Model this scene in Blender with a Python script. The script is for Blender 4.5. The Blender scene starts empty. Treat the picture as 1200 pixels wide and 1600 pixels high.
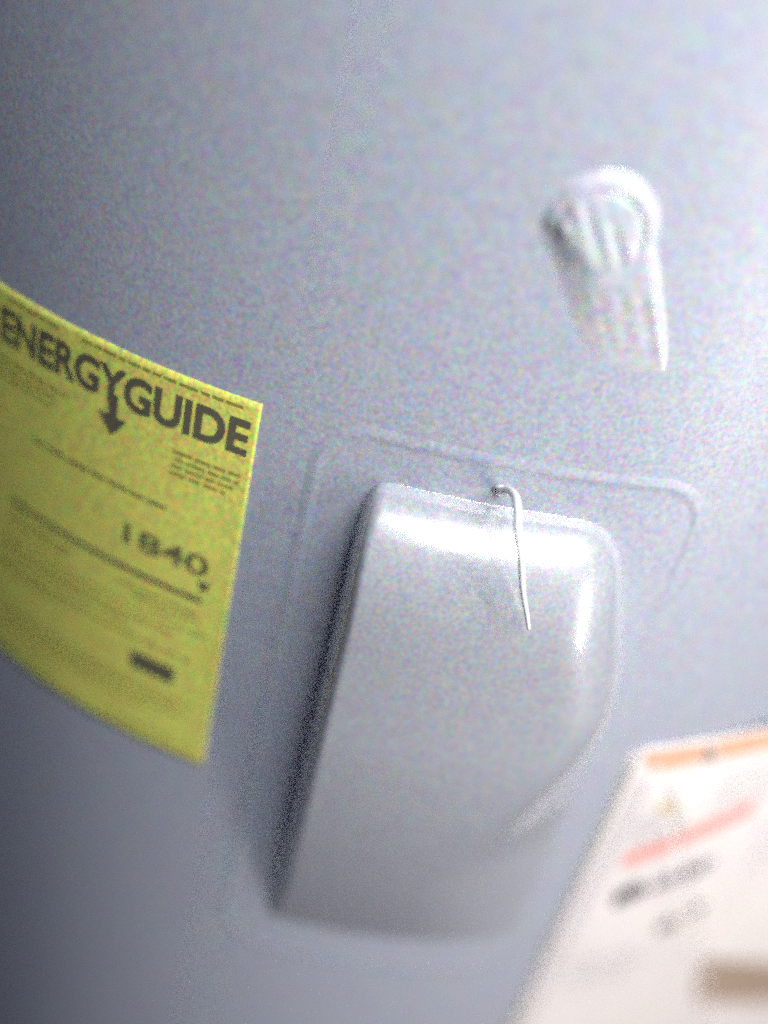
import bpy, bmesh, math, random
from mathutils import Vector, Matrix, noise
random.seed(7)
scene = bpy.context.scene
C = scene.collection

# ------------------------------------------------------------------ camera
cam_d = bpy.data.cameras.new('camera')
cam = bpy.data.objects.new('camera', cam_d); C.objects.link(cam)
RX = Vector((0.963688, 0.173173, 0.203266))      # image right
RU = Vector((-0.264037, 0.504270, 0.822190))     # image up
RB = Vector((0.039880, -0.846004, 0.531683))     # towards the viewer
mw = Matrix((RX, RU, RB)).transposed().to_4x4()
mw.translation = Vector((0.029666, -0.665131, 0.191047))
cam.matrix_world = mw
cam_d.sensor_fit = 'VERTICAL'; cam_d.sensor_height = 36.0
cam_d.lens = 1740.888 / 1600 * 36.0
cam_d.clip_start = 0.01; cam_d.clip_end = 50
cam_d.dof.use_dof = True
cam_d.dof.focus_distance = 0.402
cam_d.dof.aperture_fstop = 1.4
scene.camera = cam

# ------------------------------------------------------------------ light
w = bpy.data.worlds.new('World'); scene.world = w; w.use_nodes = True
bg = w.node_tree.nodes['Background']
bg.inputs[0].default_value = (0.62, 0.68, 1.0, 1); bg.inputs[1].default_value = 0.06

def area(name, loc, target, size, size_y, power, col):
    l = bpy.data.lights.new(name, 'AREA'); l.shape = 'RECTANGLE'; l.size = size; l.size_y = size_y
    l.energy = power; l.color = col
    o = bpy.data.objects.new(name, l); C.objects.link(o)
    o.location = loc
    o.rotation_euler = (Vector(target) - Vector(loc)).to_track_quat('-Z', 'Y').to_euler()
    return o
area('ceiling_lamp', (0.50, -0.84, 0.80), (0.08, -0.32, 0.0), 0.95, 0.46, 21.5, (0.98, 0.985, 0.985))
area('side_lamp', (0.98, -0.78, -0.10), (0.15, -0.30, -0.12), 0.14, 0.72, 7.5, (1.0, 0.91, 0.83))
vs = scene.view_settings
vs.view_transform = 'Standard'; vs.look = 'None'; vs.exposure = 0.0; vs.gamma = 1.0
vs.use_curve_mapping = False
scene.cycles.use_denoising = False
scene.cycles.filter_width = 1.9
scene.cycles.use_adaptive_sampling = True
scene.cycles.adaptive_threshold = 0.25
scene.cycles.adaptive_min_samples = 8

# ------------------------------------------------------------------ materials
def material(name, col, rough=0.5, speckle=0.0, scale=650.0, bump=0.0, coat=0.0, spec=0.5, transl=0.0):
    m = bpy.data.materials.new(name); m.use_nodes = True
    nt = m.node_tree; n = nt.nodes; L = nt.links
    b = n['Principled BSDF']
    b.inputs['Base Color'].default_value = (*col, 1)
    b.inputs['Roughness'].default_value = rough
    b.inputs['Specular IOR Level'].default_value = spec
    b.inputs['Coat Weight'].default_value = coat
    b.inputs['Coat Roughness'].default_value = 0.14
    tc = n.new('ShaderNodeTexCoord')
    if speckle > 0:
        # fine mottled grain, two sizes, a different value in each channel
        acc = None
        for sc, wgt in ((scale, 1.0), (scale * 0.5, 0.45)):
            nz = n.new('ShaderNodeTexNoise'); nz.inputs['Scale'].default_value = sc
            nz.inputs['Detail'].default_value = 1.0
            L.new(tc.outputs['Object'], nz.inputs['Vector'])
            sub = n.new('ShaderNodeVectorMath'); sub.operation = 'SUBTRACT'
            sub.inputs[1].default_value = (0.5, 0.5, 0.5)
            L.new(nz.outputs['Color'], sub.inputs[0])
            mul = n.new('ShaderNodeVectorMath'); mul.operation = 'SCALE'
            mul.inputs['Scale'].default_value = speckle * wgt
            L.new(sub.outputs[0], mul.inputs[0])
            if acc is None: acc = mul
            else:
                ad = n.new('ShaderNodeVectorMath'); ad.operation = 'ADD'
                L.new(acc.outputs[0], ad.inputs[0]); L.new(mul.outputs[0], ad.inputs[1]); acc = ad
        one = n.new('ShaderNodeVectorMath'); one.operation = 'ADD'; one.inputs[1].default_value = (1, 1, 1)
        L.new(acc.outputs[0], one.inputs[0])
        fin = n.new('ShaderNodeVectorMath'); fin.operation = 'MULTIPLY'
        fin.inputs[1].default_value = col
        L.new(one.outputs[0], fin.inputs[0])
        L.new(fin.outputs[0], b.inputs['Base Color'])
    if bump > 0:
        nb = n.new('ShaderNodeTexNoise'); nb.inputs['Scale'].default_value = 240; nb.inputs['Detail'].default_value = 3
        L.new(tc.outputs['Object'], nb.inputs['Vector'])
        bp = n.new('ShaderNodeBump'); bp.inputs['Strength'].default_value = bump; bp.inputs['Distance'].default_value = 0.001
        L.new(nb.outputs['Fac'], bp.inputs['Height']); L.new(bp.outputs[0], b.inputs['Normal'])
    return m
ENAMEL = material('white_enamel', (0.375, 0.402, 0.48), 0.40, 0.95, scale=620, bump=0.06, coat=0.0)
COVER = material('white_enamel_cover', (0.46, 0.482, 0.545), 0.40, 0.8, scale=620, bump=0.02, coat=1.0, spec=1.0)
COVER.node_tree.nodes['Principled BSDF'].inputs['Coat IOR'].default_value = 2.8
PLASTIC = material('white_plastic', (0.50, 0.515, 0.57), 0.42, 0.9, scale=430, coat=1.0)
YELLOW = material('yellow_paper', (0.71, 0.71, 0.15), 0.62, 1.4, scale=620, bump=0.03)
INK = material('black_ink', (0.115, 0.11, 0.075), 0.6, 0.8)
MIDINK = material('faded_ink', (0.16, 0.15, 0.07), 0.6, 0.8)
FAINT = material('grey_ink', (0.30, 0.27, 0.06), 0.6, 0.5)
PAPER = material('white_paper', (0.74, 0.70, 0.70), 0.6, 0.5, scale=430, bump=0.03)
SALMON = material('salmon_ink', (0.72, 0.40, 0.27), 0.6, 0.25)
RED = material('pink_red_ink', (0.78, 0.33, 0.30), 0.6, 0.25)
GREYINK = material('marker_ink', (0.13, 0.125, 0.14), 0.6, 0.3)
OCHRE = material('ochre_ink', (0.52, 0.43, 0.22), 0.6, 0.3)
INK_FOLD_SHADE = material('pale_ink_and_fold_shade', (0.36, 0.37, 0.42), 0.6, 0.3)  # print lines, and the painted shade along the fold
TAN = material('tan_matte', (0.36, 0.27, 0.21), 0.6, 0.3)
STEEL = material('zinc_screw', (0.45, 0.44, 0.45), 0.35); STEEL.node_tree.nodes['Principled BSDF'].inputs['Metallic'].default_value = 0.8
GLINT = material('white_glint', (0.82, 0.82, 0.84), 0.35)  # white of the smeared screw highlight

# ------------------------------------------------------------------ helpers
R = 0.31428
def cyl(s, z, off=0.0):
    """millimetres along the shell, millimetres up, millimetres out -> world"""
    th = s / 1000 / R; r = R + off / 1000
    return Vector((r * math.sin(th), -r * math.cos(th), z / 1000))
def mesh_obj(name, verts, faces, mat, parent=None, smooth=True):
    me = bpy.data.meshes.new(name); me.from_pydata([tuple(v) for v in verts], [], faces); me.update()
    if smooth: me.polygons.foreach_set('use_smooth', [True] * len(me.polygons))
    me.materials.append(mat)
    o = bpy.data.objects.new(name, me); C.objects.link(o)
    if parent:
        o.parent = parent
        o.matrix_parent_inverse = Matrix.Translation(parent.location).inverted()
    return o
def empty(name, loc, label, cat, group=None):
    o = bpy.data.objects.new(name, None); C.objects.link(o); o.location = loc
    o.empty_display_size = 0.03
    o['label'] = label; o['category'] = cat
    if group: o['group'] = group
    return o
def grid(name, ns, nz, fn, mat, parent, flip=False, skip=None):
    verts = [fn(i / ns, j / nz) for j in range(nz + 1) for i in range(ns + 1)]
    faces = []
    for j in range(nz):
        for i in range(ns):
            a = j * (ns + 1) + i
            f = (a, a + 1, a + ns + 2, a + ns + 1)
            if skip and skip(i / ns, j / nz): continue
            faces.append(f[::-1] if flip else f)
    return mesh_obj(name, verts, faces, mat, parent)
def sheet_solid(name, poly_fn, u0, u1, z0, z1, nu, nz, thick, mat, parent, off=0.0, inset=None):
    """a thin closed sheet over a mapped rectangle; poly_fn(u, z, off)"""
    verts = []; faces = []
    for lay, o in ((0, off + thick), (1, off)):
        for j in range(nz + 1):
            for i in range(nu + 1):
                verts.append(poly_fn(u0 + (u1 - u0) * i / nu, z0 + (z1 - z0) * j / nz, o))
    n1 = (nu + 1) * (nz + 1)
    for j in range(nz):
        for i in range(nu):
            a = j * (nu + 1) + i
            faces.append((a, a + 1, a + nu + 2, a + nu + 1))
            faces.append((n1 + a, n1 + a + nu + 1, n1 + a + nu + 2, n1 + a + 1))
    ring = [i for i in range(nu + 1)] + [j * (nu + 1) + nu for j in range(1, nz + 1)] + \
           [nz * (nu + 1) + i for i in range(nu - 1, -1, -1)] + [j * (nu + 1) for j in range(nz - 1, 0, -1)]
    for k in range(len(ring)):
        a, b = ring[k], ring[(k + 1) % len(ring)]
        faces.append((b, a, n1 + a, n1 + b))
    return mesh_obj(name, verts, faces, mat, parent, smooth=True)
def quads_on(name, quads, fn, mat, parent, off, step=3.0):
    """flat print: list of 4-corner quads (u,z) subdivided along both ways, laid on a mapped surface"""
    verts = []; faces = []
    for q in quads:
        a, b, c, d = [Vector(p) for p in q]           # a-b bottom, d-c top
        nu = max(1, int((b - a).length / step) + 1); nv = max(1, int((d - a).length / step) + 1)
        base = len(verts)
        for j in range(nv + 1):
            for i in range(nu + 1):
                p = (a.lerp(b, i / nu)).lerp(d.lerp(c, i / nu), j / nv)
                verts.append(fn(p.x, p.y, off))
        for j in range(nv):
            for i in range(nu):
                k = base + j * (nu + 1) + i
                faces.append((k, k + 1, k + nu + 2, k + nu + 1))
    return mesh_obj(name, verts, faces, mat, parent)
def text_on(name, body, box, fn, mat, parent, off, bold=0.0, slant=0.0):
    """lettering fitted to box (u0,u1,z0,z1) and laid on a mapped surface"""
    cu = bpy.data.curves.new(name + '_curve', 'FONT'); cu.body = body; cu.size = 1.0
    cu.offset = bold; cu.resolution_u = 4; cu.fill_mode = 'FRONT'
    t = bpy.data.objects.new(name + '_curve', cu); C.objects.link(t)
    dg = bpy.context.evaluated_depsgraph_get()
    me = bpy.data.meshes.new_from_object(t.evaluated_get(dg), depsgraph=dg)
    bpy.data.objects.remove(t); bpy.data.curves.remove(cu)
    bm = bmesh.new(); bm.from_mesh(me)
    bmesh.ops.triangulate(bm, faces=bm.faces[:])
    xs = [v.co.x for v in bm.verts]; ys = [v.co.y for v in bm.verts]
    x0, x1, y0, y1 = min(xs), max(xs), min(ys), max(ys)
    u0, u1, z0, z1 = box
    for v in bm.verts:
        a = (v.co.x - x0) / (x1 - x0); c = (v.co.y - y0) / (y1 - y0)
        v.co = fn(u0 + a * (u1 - u0), z0 + c * (z1 - z0) + slant * a, off)
    bm.to_mesh(me); bm.free()
    me.materials.clear(); me.materials.append(mat)
    o = bpy.data.objects.new(name, me); C.objects.link(o)
    o.parent = parent; o.matrix_parent_inverse = Matrix.Translation(parent.location).inverted()
    return o

# ------------------------------------------------------------------ water heater
heater = empty('water_heater', (0, 0, -0.95),
               'large white enamelled water heater tank filling the whole background', 'water heater')
def shell():
    prof = [(0.0, -0.95), (R - 0.004, -0.95), (R, -0.946)]
    prof += [(R, -0.946 + (0.336 + 0.946) * k / 40) for k in range(1, 41)]
    prof += [(R - 0.016 * (1 - math.cos(a)), 0.336 + 0.016 * math.sin(a)) for a in [math.pi / 2 * k / 6 for k in range(1, 7)]]
    prof += [(0.2, 0.356), (0.0, 0.360)]
    n = 256; verts = []; faces = []
    for (r, z) in prof:
        for k in range(n):
            a = 2 * math.pi * k / n
            verts.append((r * math.sin(a), -r * math.cos(a), z))
    for j in range(len(prof) - 1):
        for k in range(n):
            k2 = (k + 1) % n
            faces.append((j * n + k, j * n + k2, (j + 1) * n + k2, (j + 1) * n + k))
    o = mesh_obj('tank_shell', verts, faces, ENAMEL, heater)
    bm = bmesh.new(); bm.from_mesh(o.data); bmesh.ops.remove_doubles(bm, verts=bm.verts[:], dist=1e-6); bm.to_mesh(o.data); bm.free()
    o.data.polygons.foreach_set('use_smooth', [True] * len(o.data.polygons))
shell()

# access cover: pressed flange with rounded corners, the raised box, one screw
def sstep(x): x = min(1, max(0, x)); return x * x * (3 - 2 * x)
def rrect(s, z, s0, s1, z0, z1, r):
    cx, cz = (s0 + s1) / 2, (z0 + z1) / 2
    qx = abs(s - cx) - (s1 - s0) / 2 + r; qz = abs(z - cz) - (z1 - z0) / 2 + r
    return math.hypot(max(qx, 0), max(qz, 0)) + min(max(qx, qz), 0) - r
FS0, FS1, FZ0, FZ1 = -22.0, 140.0, -300.0, 7.5
def flange_pt(u, v):
    s = FS0 - 6 + (FS1 - FS0 + 12) * u; z = FZ0 - 6 + (FZ1 - FZ0 + 12) * v
    d = -rrect(s, z, FS0, FS1, FZ0, FZ1, 26.0)
    h = -0.4 + 0.85 * sstep((d + 0.5) / 8.0)                     # gently swelling border
    h -= 0.4 * sstep((d - 7.5) / 1.4)                            # small step down into the pan
    return cyl(s, z, h)
cover = grid('access_cover', 150, 260, flange_pt, ENAMEL, heater)
cover['label'] = 'rectangular pressed cover with rounded corners set into the tank front'

BS0, BS1, BZ0, BZ1, BH = 4.0, 130.0, -272.0, -17.0, 24.0
def box_height(s, z):
    wl, wr, wt, wb = 9.0, 34.0 + 44.0 * sstep((-95 - z) / 120.0), 62.0, 150.0
    s1 = 108 + 21 * sstep((-18 - z) / 95.0)                      # narrower towards the top
    ul = max(0, 1 - (s - BS0) / wl); ur = max(0, 1 - (s1 - s) / wr)
    ut = max(0, 1 - (BZ1 - z) / wt); ub = max(0, 1 - (z - BZ0) / wb)
    ut = ut ** 1.5                                               # long easy roll towards the top
    e = (max(ul, ur) ** 3.2 + ut ** 3.2) ** (1 / 3.2)
    if e >= 1 or ub >= 1: return -1.0
    h = BH * (1 - e ** 2.2) ** 0.72
    run = 0.6 * sstep((-95 - z) / 110.0)                        # lower down the right side runs out flat
    h *= 1 - run * (1 - sstep((1 - ur) / 0.75))
    h *= 1 - ub ** 1.7                                  # and so does the bottom
    # the front swells very slightly
    a = (s - BS0) / (BS1 - BS0) * 2 - 1; b = (z - BZ0) / (BZ1 - BZ0) * 2 - 1
    return h - 0.8 * ub ** 3 + 1.6 * (1 - ub) * max(0, 1 - a * a) * max(0, 1 - b * b)
def box_pt(u, v):
    s = BS0 - 2 + (BS1 - BS0 + 4) * u; z = BZ0 - 2 + (BZ1 - BZ0 + 4) * v
    return cyl(s, z, 0.6 + box_height(s, z))
def cob(o, p):
    o.parent = p; o.matrix_parent_inverse = Matrix.Identity(4)
bx = grid('raised_box', 210, 380, box_pt, COVER, heater); cob(bx, cover)
bx['label'] = 'tall raised box with softly rounded edges on the access cover'

def screw(s, z):
    # pan head with a driver slot, axis along the shell normal
    verts = []; faces = []; n = 24
    prof = [(2.4, 0.3), (2.4, 0.8), (2.1, 1.2), (1.4, 1.5), (0.6, 1.6)]
    for r, h in prof:
        for k in range(n):
            a = 2 * math.pi * k / n
            hh = h - (0.8 if abs(r * math.sin(a)) < 0.5 and r < 3.9 else 0)
            verts.append(cyl(s + r * math.cos(a), z + r * math.sin(a), hh))
    for j in range(len(prof) - 1):
        for k in range(n):
            k2 = (k + 1) % n
            faces.append((j * n + k, j * n + k2, (j + 1) * n + k2, (j + 1) * n + k))
    faces.append(tuple(range((len(prof) - 1) * n, len(prof) * n)))
    o = mesh_obj('screw', verts, faces, PLASTIC, heater); cob(o, cover)
    return o
screw(52.0, -9.5)

# moulded round boss with worn relief, its motion smear modelled as a fading tail
BC = (57.5, 90.0)
def boss_height(s, z):
    dx = s - BC[0]; dz = z - BC[1]
    t = max(0.0, -dz)
    cxs = 0.52 * t                              # the smear tail leans along the shell
    rx = 19.5
    r = math.hypot((dx - cxs) / rx, (dz / 19.5) if dz > 0 else 0.0)
    fade = 1 - sstep((t - 2) / 50.0)
    if r >= 1.1: return -0.5
    soft = 0.62 - 0.32 * sstep((dx + 8) / 16) if dz >= 0 else (min(1.05, 0.62 + 0.03 * t) if dx < cxs else 0.34)
    rim = sstep((1.1 - r) / min(1.0, soft))
    h = 4.4 * rim
    if t > 0: h += 0.22 * math.cos((dx - cxs) * 0.85) * sstep((t - 14) / 8) * sstep(((dx - cxs) / rx + 0.55) / 0.3) * rim
    disc = math.hypot(dx / 19.5, dz / 19.5)
    if disc < 1.0:
        k = sstep((1.0 - disc) / 0.25)
        h -= 0.7 * math.exp(-((disc - 0.70) / 0.05) ** 2) * sstep((dz + 8) / 12)   # ring groove round the top
        q = math.sin(dx * 0.80 + dz * 0.34 + 0.9 * math.sin(dz * 0.24 + dx * 0.1)) * math.cos(dz * 0.15 + dx * 0.06)
        h += 0.3 * k * q * sstep((0.85 - disc) / 0.3)                               # worn curls of relief
    return h * fade - 0.5 * (1 - rim) - 0.5 * (1 - fade) ** 5
def boss_pt(u, v):
    s = 30 + 90 * u; z = 34 + 80 * v
    h = boss_height(s, z)
    return cyl(s, z, h if h > 0 else max(h, -0.5))
boss = grid('moulded_boss', 230, 210, boss_pt, PLASTIC, heater)
boss['label'] = 'round-topped raised white boss with worn swirling relief above the cover'

# ------------------------------------------------------------------ smeared highlight of the screw, built as a tube over the box
def streak():
    pts = [(51.5, -9.2, 1.5, .9), (52.5, -7.6, 4.0, 1.25), (54.0, -4.8, 8.0, 1.25), (55.0, -3.2, 15.0, 1.2), (55.3, -4.6, 22.0, 1.15), (56.0, -9.0, 27.5, 1.1), (58.8, -17.5, 31.0, 1.0), (62.5, -30.0, 32.0, .8), (66, -39, 32.2, .7), (68.5, -46.0, 32.3, .55)]
    P = [(cyl(s, z, o), r) for s, z, o, r in pts]
    # Catmull-Rom
    path = []
    for i in range(len(P) - 1):
        p0 = P[max(0, i - 1)]; p1 = P[i]; p2 = P[i + 1]; p3 = P[min(len(P) - 1, i + 2)]
        for k in range(8):
            t = k / 8
            a = 0.5 * ((2 * p1[0]) + (p2[0] - p0[0]) * t + (2 * p0[0] - 5 * p1[0] + 4 * p2[0] - p3[0]) * t * t + (3 * p1[0] - p0[0] - 3 * p2[0] + p3[0]) * t ** 3)
            path.append((a, (p1[1] * (1 - t) + p2[1] * t) / 800))
    path.append((P[-1][0], P[-1][1] / 800))
    verts = []; faces = []; n = 12
    ref = Vector((1, 0, 0))
    for i, (p, r) in enumerate(path):
        d = (path[min(i + 1, len(path) - 1)][0] - path[max(i - 1, 0)][0]).normalized()
        x = (ref - d * ref.dot(d)).normalized(); y = d.cross(x)
        for k in range(n):
            a = 2 * math.pi * k / n
            verts.append(p + x * (r * math.cos(a)) + y * (r * math.sin(a)))
    for i in range(len(path) - 1):
        for k in range(n):
            k2 = (k + 1) % n
            faces.append((i * n + k, i * n + k2, (i + 1) * n + k2, (i + 1) * n + k))
    faces.append(tuple(range(n))[::-1]); faces.append(tuple(range((len(path) - 1) * n, len(path) * n)))
    o = mesh_obj('glint_streak', verts, faces, GLINT)
    o['label'] = 'smeared screw highlight built as a thin white tube over the raised box'; o['category'] = 'streak'
streak()

# ------------------------------------------------------------------ energy label
lab = empty('energy_label', cyl(-105, -187, 0.3),
            'yellow energy guide label with black headline, stuck to the tank at the left', 'label')
def lab_fn(s, z, off):
    # paper lies on the enamel with a faint ripple
    rip = 0.25 * (noise.noise(Vector((s * 0.025, z * 0.018, 3.1))) + 0.6)
    return cyl(s, z, off + max(0, rip))
sheet_solid('label_sheet', lab_fn, -172.0, -39.0, -187.0, 0.0, 90, 60, 0.15, YELLOW, lab, 0.15)
text_on('headline', 'ENERGYGUIDE', (-164.5, -42.0, -24.0, -8.6), lab_fn, INK, lab, 0.42, bold=0.035)
quads_on('arrow', [((-102.6, -30), (-98.4, -30), (-98.4, -20), (-102.6, -20)),
                   ((-100.6, -38.5), (-100.4, -38.5), (-93.5, -29.5), (-107.5, -29.5))], lab_fn, INK, lab, 0.44, 2.0)
text_on('energy_number', '1840', (-90.0, -50.0, -85.0, -74.5), lab_fn, MIDINK, lab, 0.42, bold=0.02)
quads_on('pointer', [((-51.3, -92.5), (-50.9, -92.5), (-47.8, -87.0), (-54.4, -87.0))], lab_fn, INK, lab, 0.42, 2.0)
quads_on('scale_line', [((-155, -97.9), (-51, -97.9), (-51, -95.5), (-155, -95.5))], lab_fn, INK, lab, 0.42)
quads_on('cost_box', [((-80.5, -146.5), (-58.5, -146.5), (-58.5, -137.5), (-80.5, -137.5))], lab_fn, INK, lab, 0.42)
def greek(name, rows, fn, mat, parent, off, gap=1.2, wmin=3, wmax=9):
    q = []
    for (u0, u1, z, h) in rows:
        u = u0
        while u < u1 - 2:
            wd = min(random.uniform(wmin, wmax), u1 - u)
            q.append(((u, z), (u + wd, z), (u + wd, z + h), (u, z + h)))
            u += wd + gap
    o = quads_on(name, q, fn, mat, parent, off)
    o['kind'] = 'stuff'                                          # rows too small to read or count
    return o
greek('small_print', [(-160, -130, -4.8, 1.2), (-118, -46, -4.6, 1.2),
      (-72, -43, -33.4, 1.3), (-70, -43, -36.6, 1.3), (-72, -43, -39.8, 1.3), (-72, -48, -43.0, 1.3),
      (-166, -124, -32, 1.5), (-166, -128, -36, 1.3), (-166, -132, -40, 1.3)], lab_fn, FAINT, lab, 0.42)
greek('compare_line', [(-142, -72, -60.3, 1.6)], lab_fn, MIDINK, lab, 0.42, 1.6, 6, 14)
greek('scale_print', [(-155, -115, -104, 1.3), (-90, -52, -105, 1.3), (-155, -120, -108, 1.3), (-84, -50, -109, 1.3)], lab_fn, FAINT, lab, 0.42)
quads_on('rule', [((-160, -114.6), (-46, -114.6), (-46, -113.9), (-160, -113.9))], lab_fn, FAINT, lab, 0.42)
greek('body_print', [(-160, -60, -120, 1.3), (-160, -84, -124, 1.3), (-160, -52, -131, 1.3), (-160, -120, -135, 1.3),
      (-160, -48, -155, 1.1), (-160, -56, -159, 1.1), (-160, -50, -163, 1.1), (-160, -70, -167, 1.1),
      (-160, -118, -176, 1.1), (-92, -48, -180, 1.1)], lab_fn, FAINT, lab, 0.42)

# ------------------------------------------------------------------ leaflet on the right
leaf = empty('instruction_leaflet', cyl(153.5, -560, 1.0),
             'white leaflet of stacked sheets with pink bars, lower right on the tank', 'leaflet')
TH0 = 0.1535 / R; UC = 20.0; R2 = 2500.0
_tab = []
def _build():
    x = R * math.sin(TH0) * 1000; y = -R * math.cos(TH0) * 1000; du = 0.5
    for k in range(-40, 720):
        u = k * du
        th = TH0 + (u / 1000 / R if u < UC else UC / 1000 / R + (u - UC) / R2)
        _tab.append((u, th))
    i0 = 40; pos = [None] * len(_tab); pos[i0] = (x, y)
    for i in range(i0 + 1, len(_tab)):
        th = (_tab[i][1] + _tab[i - 1][1]) / 2
        pos[i] = (pos[i - 1][0] + du * math.cos(th), pos[i - 1][1] + du * math.sin(th))
    for i in range(i0 - 1, -1, -1):
        th = (_tab[i][1] + _tab[i + 1][1]) / 2
        pos[i] = (pos[i + 1][0] - du * math.cos(th), pos[i + 1][1] - du * math.sin(th))
    return pos
_pos = _build()
def crease_u(z):
    return 23 + (-163 - z) * 0.58
def leaf_base(u, z, off):
    k = (u + 20) / 0.5; i = max(0, min(len(_pos) - 2, int(k))); f = k - i
    x = _pos[i][0] * (1 - f) + _pos[i + 1][0] * f; y = _pos[i][1] * (1 - f) + _pos[i + 1][1] * f
    th = _tab[i][1] * (1 - f) + _tab[i + 1][1] * f
    return Vector(((x + off * math.sin(th)) / 1000, (y - off * math.cos(th)) / 1000, z / 1000))
def leaf_fn(u, z, off):
    d = u - crease_u(z)
    lift = 0.0
    inn = sstep(u / 25.0) * sstep((-137 - z) / 40.0)
    lift += inn * (2.6 * math.exp(-abs(d) / 16.0) if d > 0 else 2.6 * math.exp(-abs(d) / 22.0))
    lift -= inn * 3.0 * math.exp(-(d / 1.3) ** 2)
    lift += inn * 1.5 * (noise.noise(Vector((u * 0.022, z * 0.016, 0.7))) + 0.5)
    return leaf_base(u, z, off + max(0, lift))
for k, (du, dz, o) in enumerate(((-3.4, -2.0, 0.08), (-2.1, -1.2, 0.36), (-0.9, -0.5, 0.64))):
    def under(u, z, off, du=du): return leaf_base(u, z, off)
    sheet_solid('under_sheet', under, du, 300 + du, -560 + dz, -136.0 + dz, 60, 30, 0.2, PAPER, leaf, o)
sheet_solid('front_sheet', leaf_fn, 0.6, 300.0, -560.0, -135.5, 160, 180, 0.2, PAPER, leaf, 0.92)
PO = 1.2
quads_on('header_bar', [((10.5, -152.5), (36, -152.0), (39, -139.0), (3.6, -139.6)),
                        ((52, -151.6), (150, -148.5), (150, -135.9), (42, -138.8))], leaf_fn, SALMON, leaf, PO)
quads_on('warning_triangle', [((37.4, -152), (51, -152.2), (40.8, -140), (39.6, -140))], leaf_fn, TAN, leaf, PO)
quads_on('hazard_triangle', [((22.5, -180.2), (37.5, -181), (26.6, -166), (25.6, -166))], leaf_fn, OCHRE, leaf, PO)
quads_on('red_bar', [((20, -221), (48, -212.8), (46, -200.8), (19, -209.0)), ((48, -212.8), (94, -199), (91, -187.6), (46, -200.8))], leaf_fn, RED, leaf, PO)
greek('warning_print', [(15, 45, -186, 1.6), (16, 48, -191, 1.3), (17, 52, -196, 1.3), (18, 55, -201, 1.3), (60, 150, -165, 1.6), (58, 140, -172, 1.6), (62, 150, -179, 1.6), (60, 120, -186, 1.6), (104, 190, -214, 1.8), (106, 180, -226, 1.8), (110, 190, -238, 1.8), (112, 170, -250, 1.8), (20, 60, -300, 1.8), (22, 70, -310, 1.8), (24, 66, -320, 1.8)], leaf_fn, INK_FOLD_SHADE, leaf, PO, 1.4)
def scribble(name, strokes, wd, mat):
    q = []
    for st in strokes:
        for (a, b) in zip(st[:-1], st[1:]):
            d = (Vector(b) - Vector(a)).normalized() * wd / 2; nrm = Vector((-d.y, d.x))
            A = Vector(a) - d * .5; B_ = Vector(b) + d * .5
            q.append(tuple(tuple(p) for p in (A - nrm, B_ - nrm, B_ + nrm, A + nrm)))
    return quads_on(name, q, leaf_fn, mat, leaf, PO + 0.05)
def hand(u0, z0, u1, z1, h, n):
    st = []; pts = []
    for k in range(n * 4 + 1):
        t = k / (n * 4); a = k * math.pi / 2
        pts.append((u0 + (u1 - u0) * t + 1.6 * math.cos(a), z0 + (z1 - z0) * t + h * (0.5 + 0.5 * math.sin(a)) * random.uniform(0.6, 1.1)))
    st.append(pts); return st
scribble('handwriting', hand(27, -254, 44, -248, 14, 4), 4.0, GREYINK)
scribble('handwriting', hand(49, -247, 61, -241, 8, 2) + hand(64, -243, 80, -237, 13, 2), 3.6, GREYINK)
scribble('handwriting', hand(68, -289, 79, -285, 10, 2), 3.4, GREYINK)
scribble('handwriting', hand(84, -279, 93, -274, 9, 2), 3.4, GREYINK)
scribble('red_stroke', [[(78, -281), (86, -277)]], 2.2, SALMON)
quads_on('tan_patch', [((136, -378), (280, -452), (276, -404), (116, -327))], leaf_fn, TAN, leaf, PO)  # flat tan area across the lower right of the sheet
for a, b in ((2.6, 3.3), (5.4, 6.0), (8.0, 8.9)):
    quads_on('border_line', [((a + 1, -470), (b + 1, -470), (b + 3.2, -158), (a + 3.2, -158))], leaf_fn, INK_FOLD_SHADE, leaf, PO)
quads_on('fold_shade', [((crease_u(-170 - 20 * k) - 0.6, -170 - 20 * k), (crease_u(-170 - 20 * k) + 0.6, -170 - 20 * k),
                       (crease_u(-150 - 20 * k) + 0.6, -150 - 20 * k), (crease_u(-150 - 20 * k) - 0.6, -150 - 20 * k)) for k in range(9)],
         leaf_fn, INK_FOLD_SHADE, leaf, PO + 0.06)  # shading of the fold painted as a thin grey strip
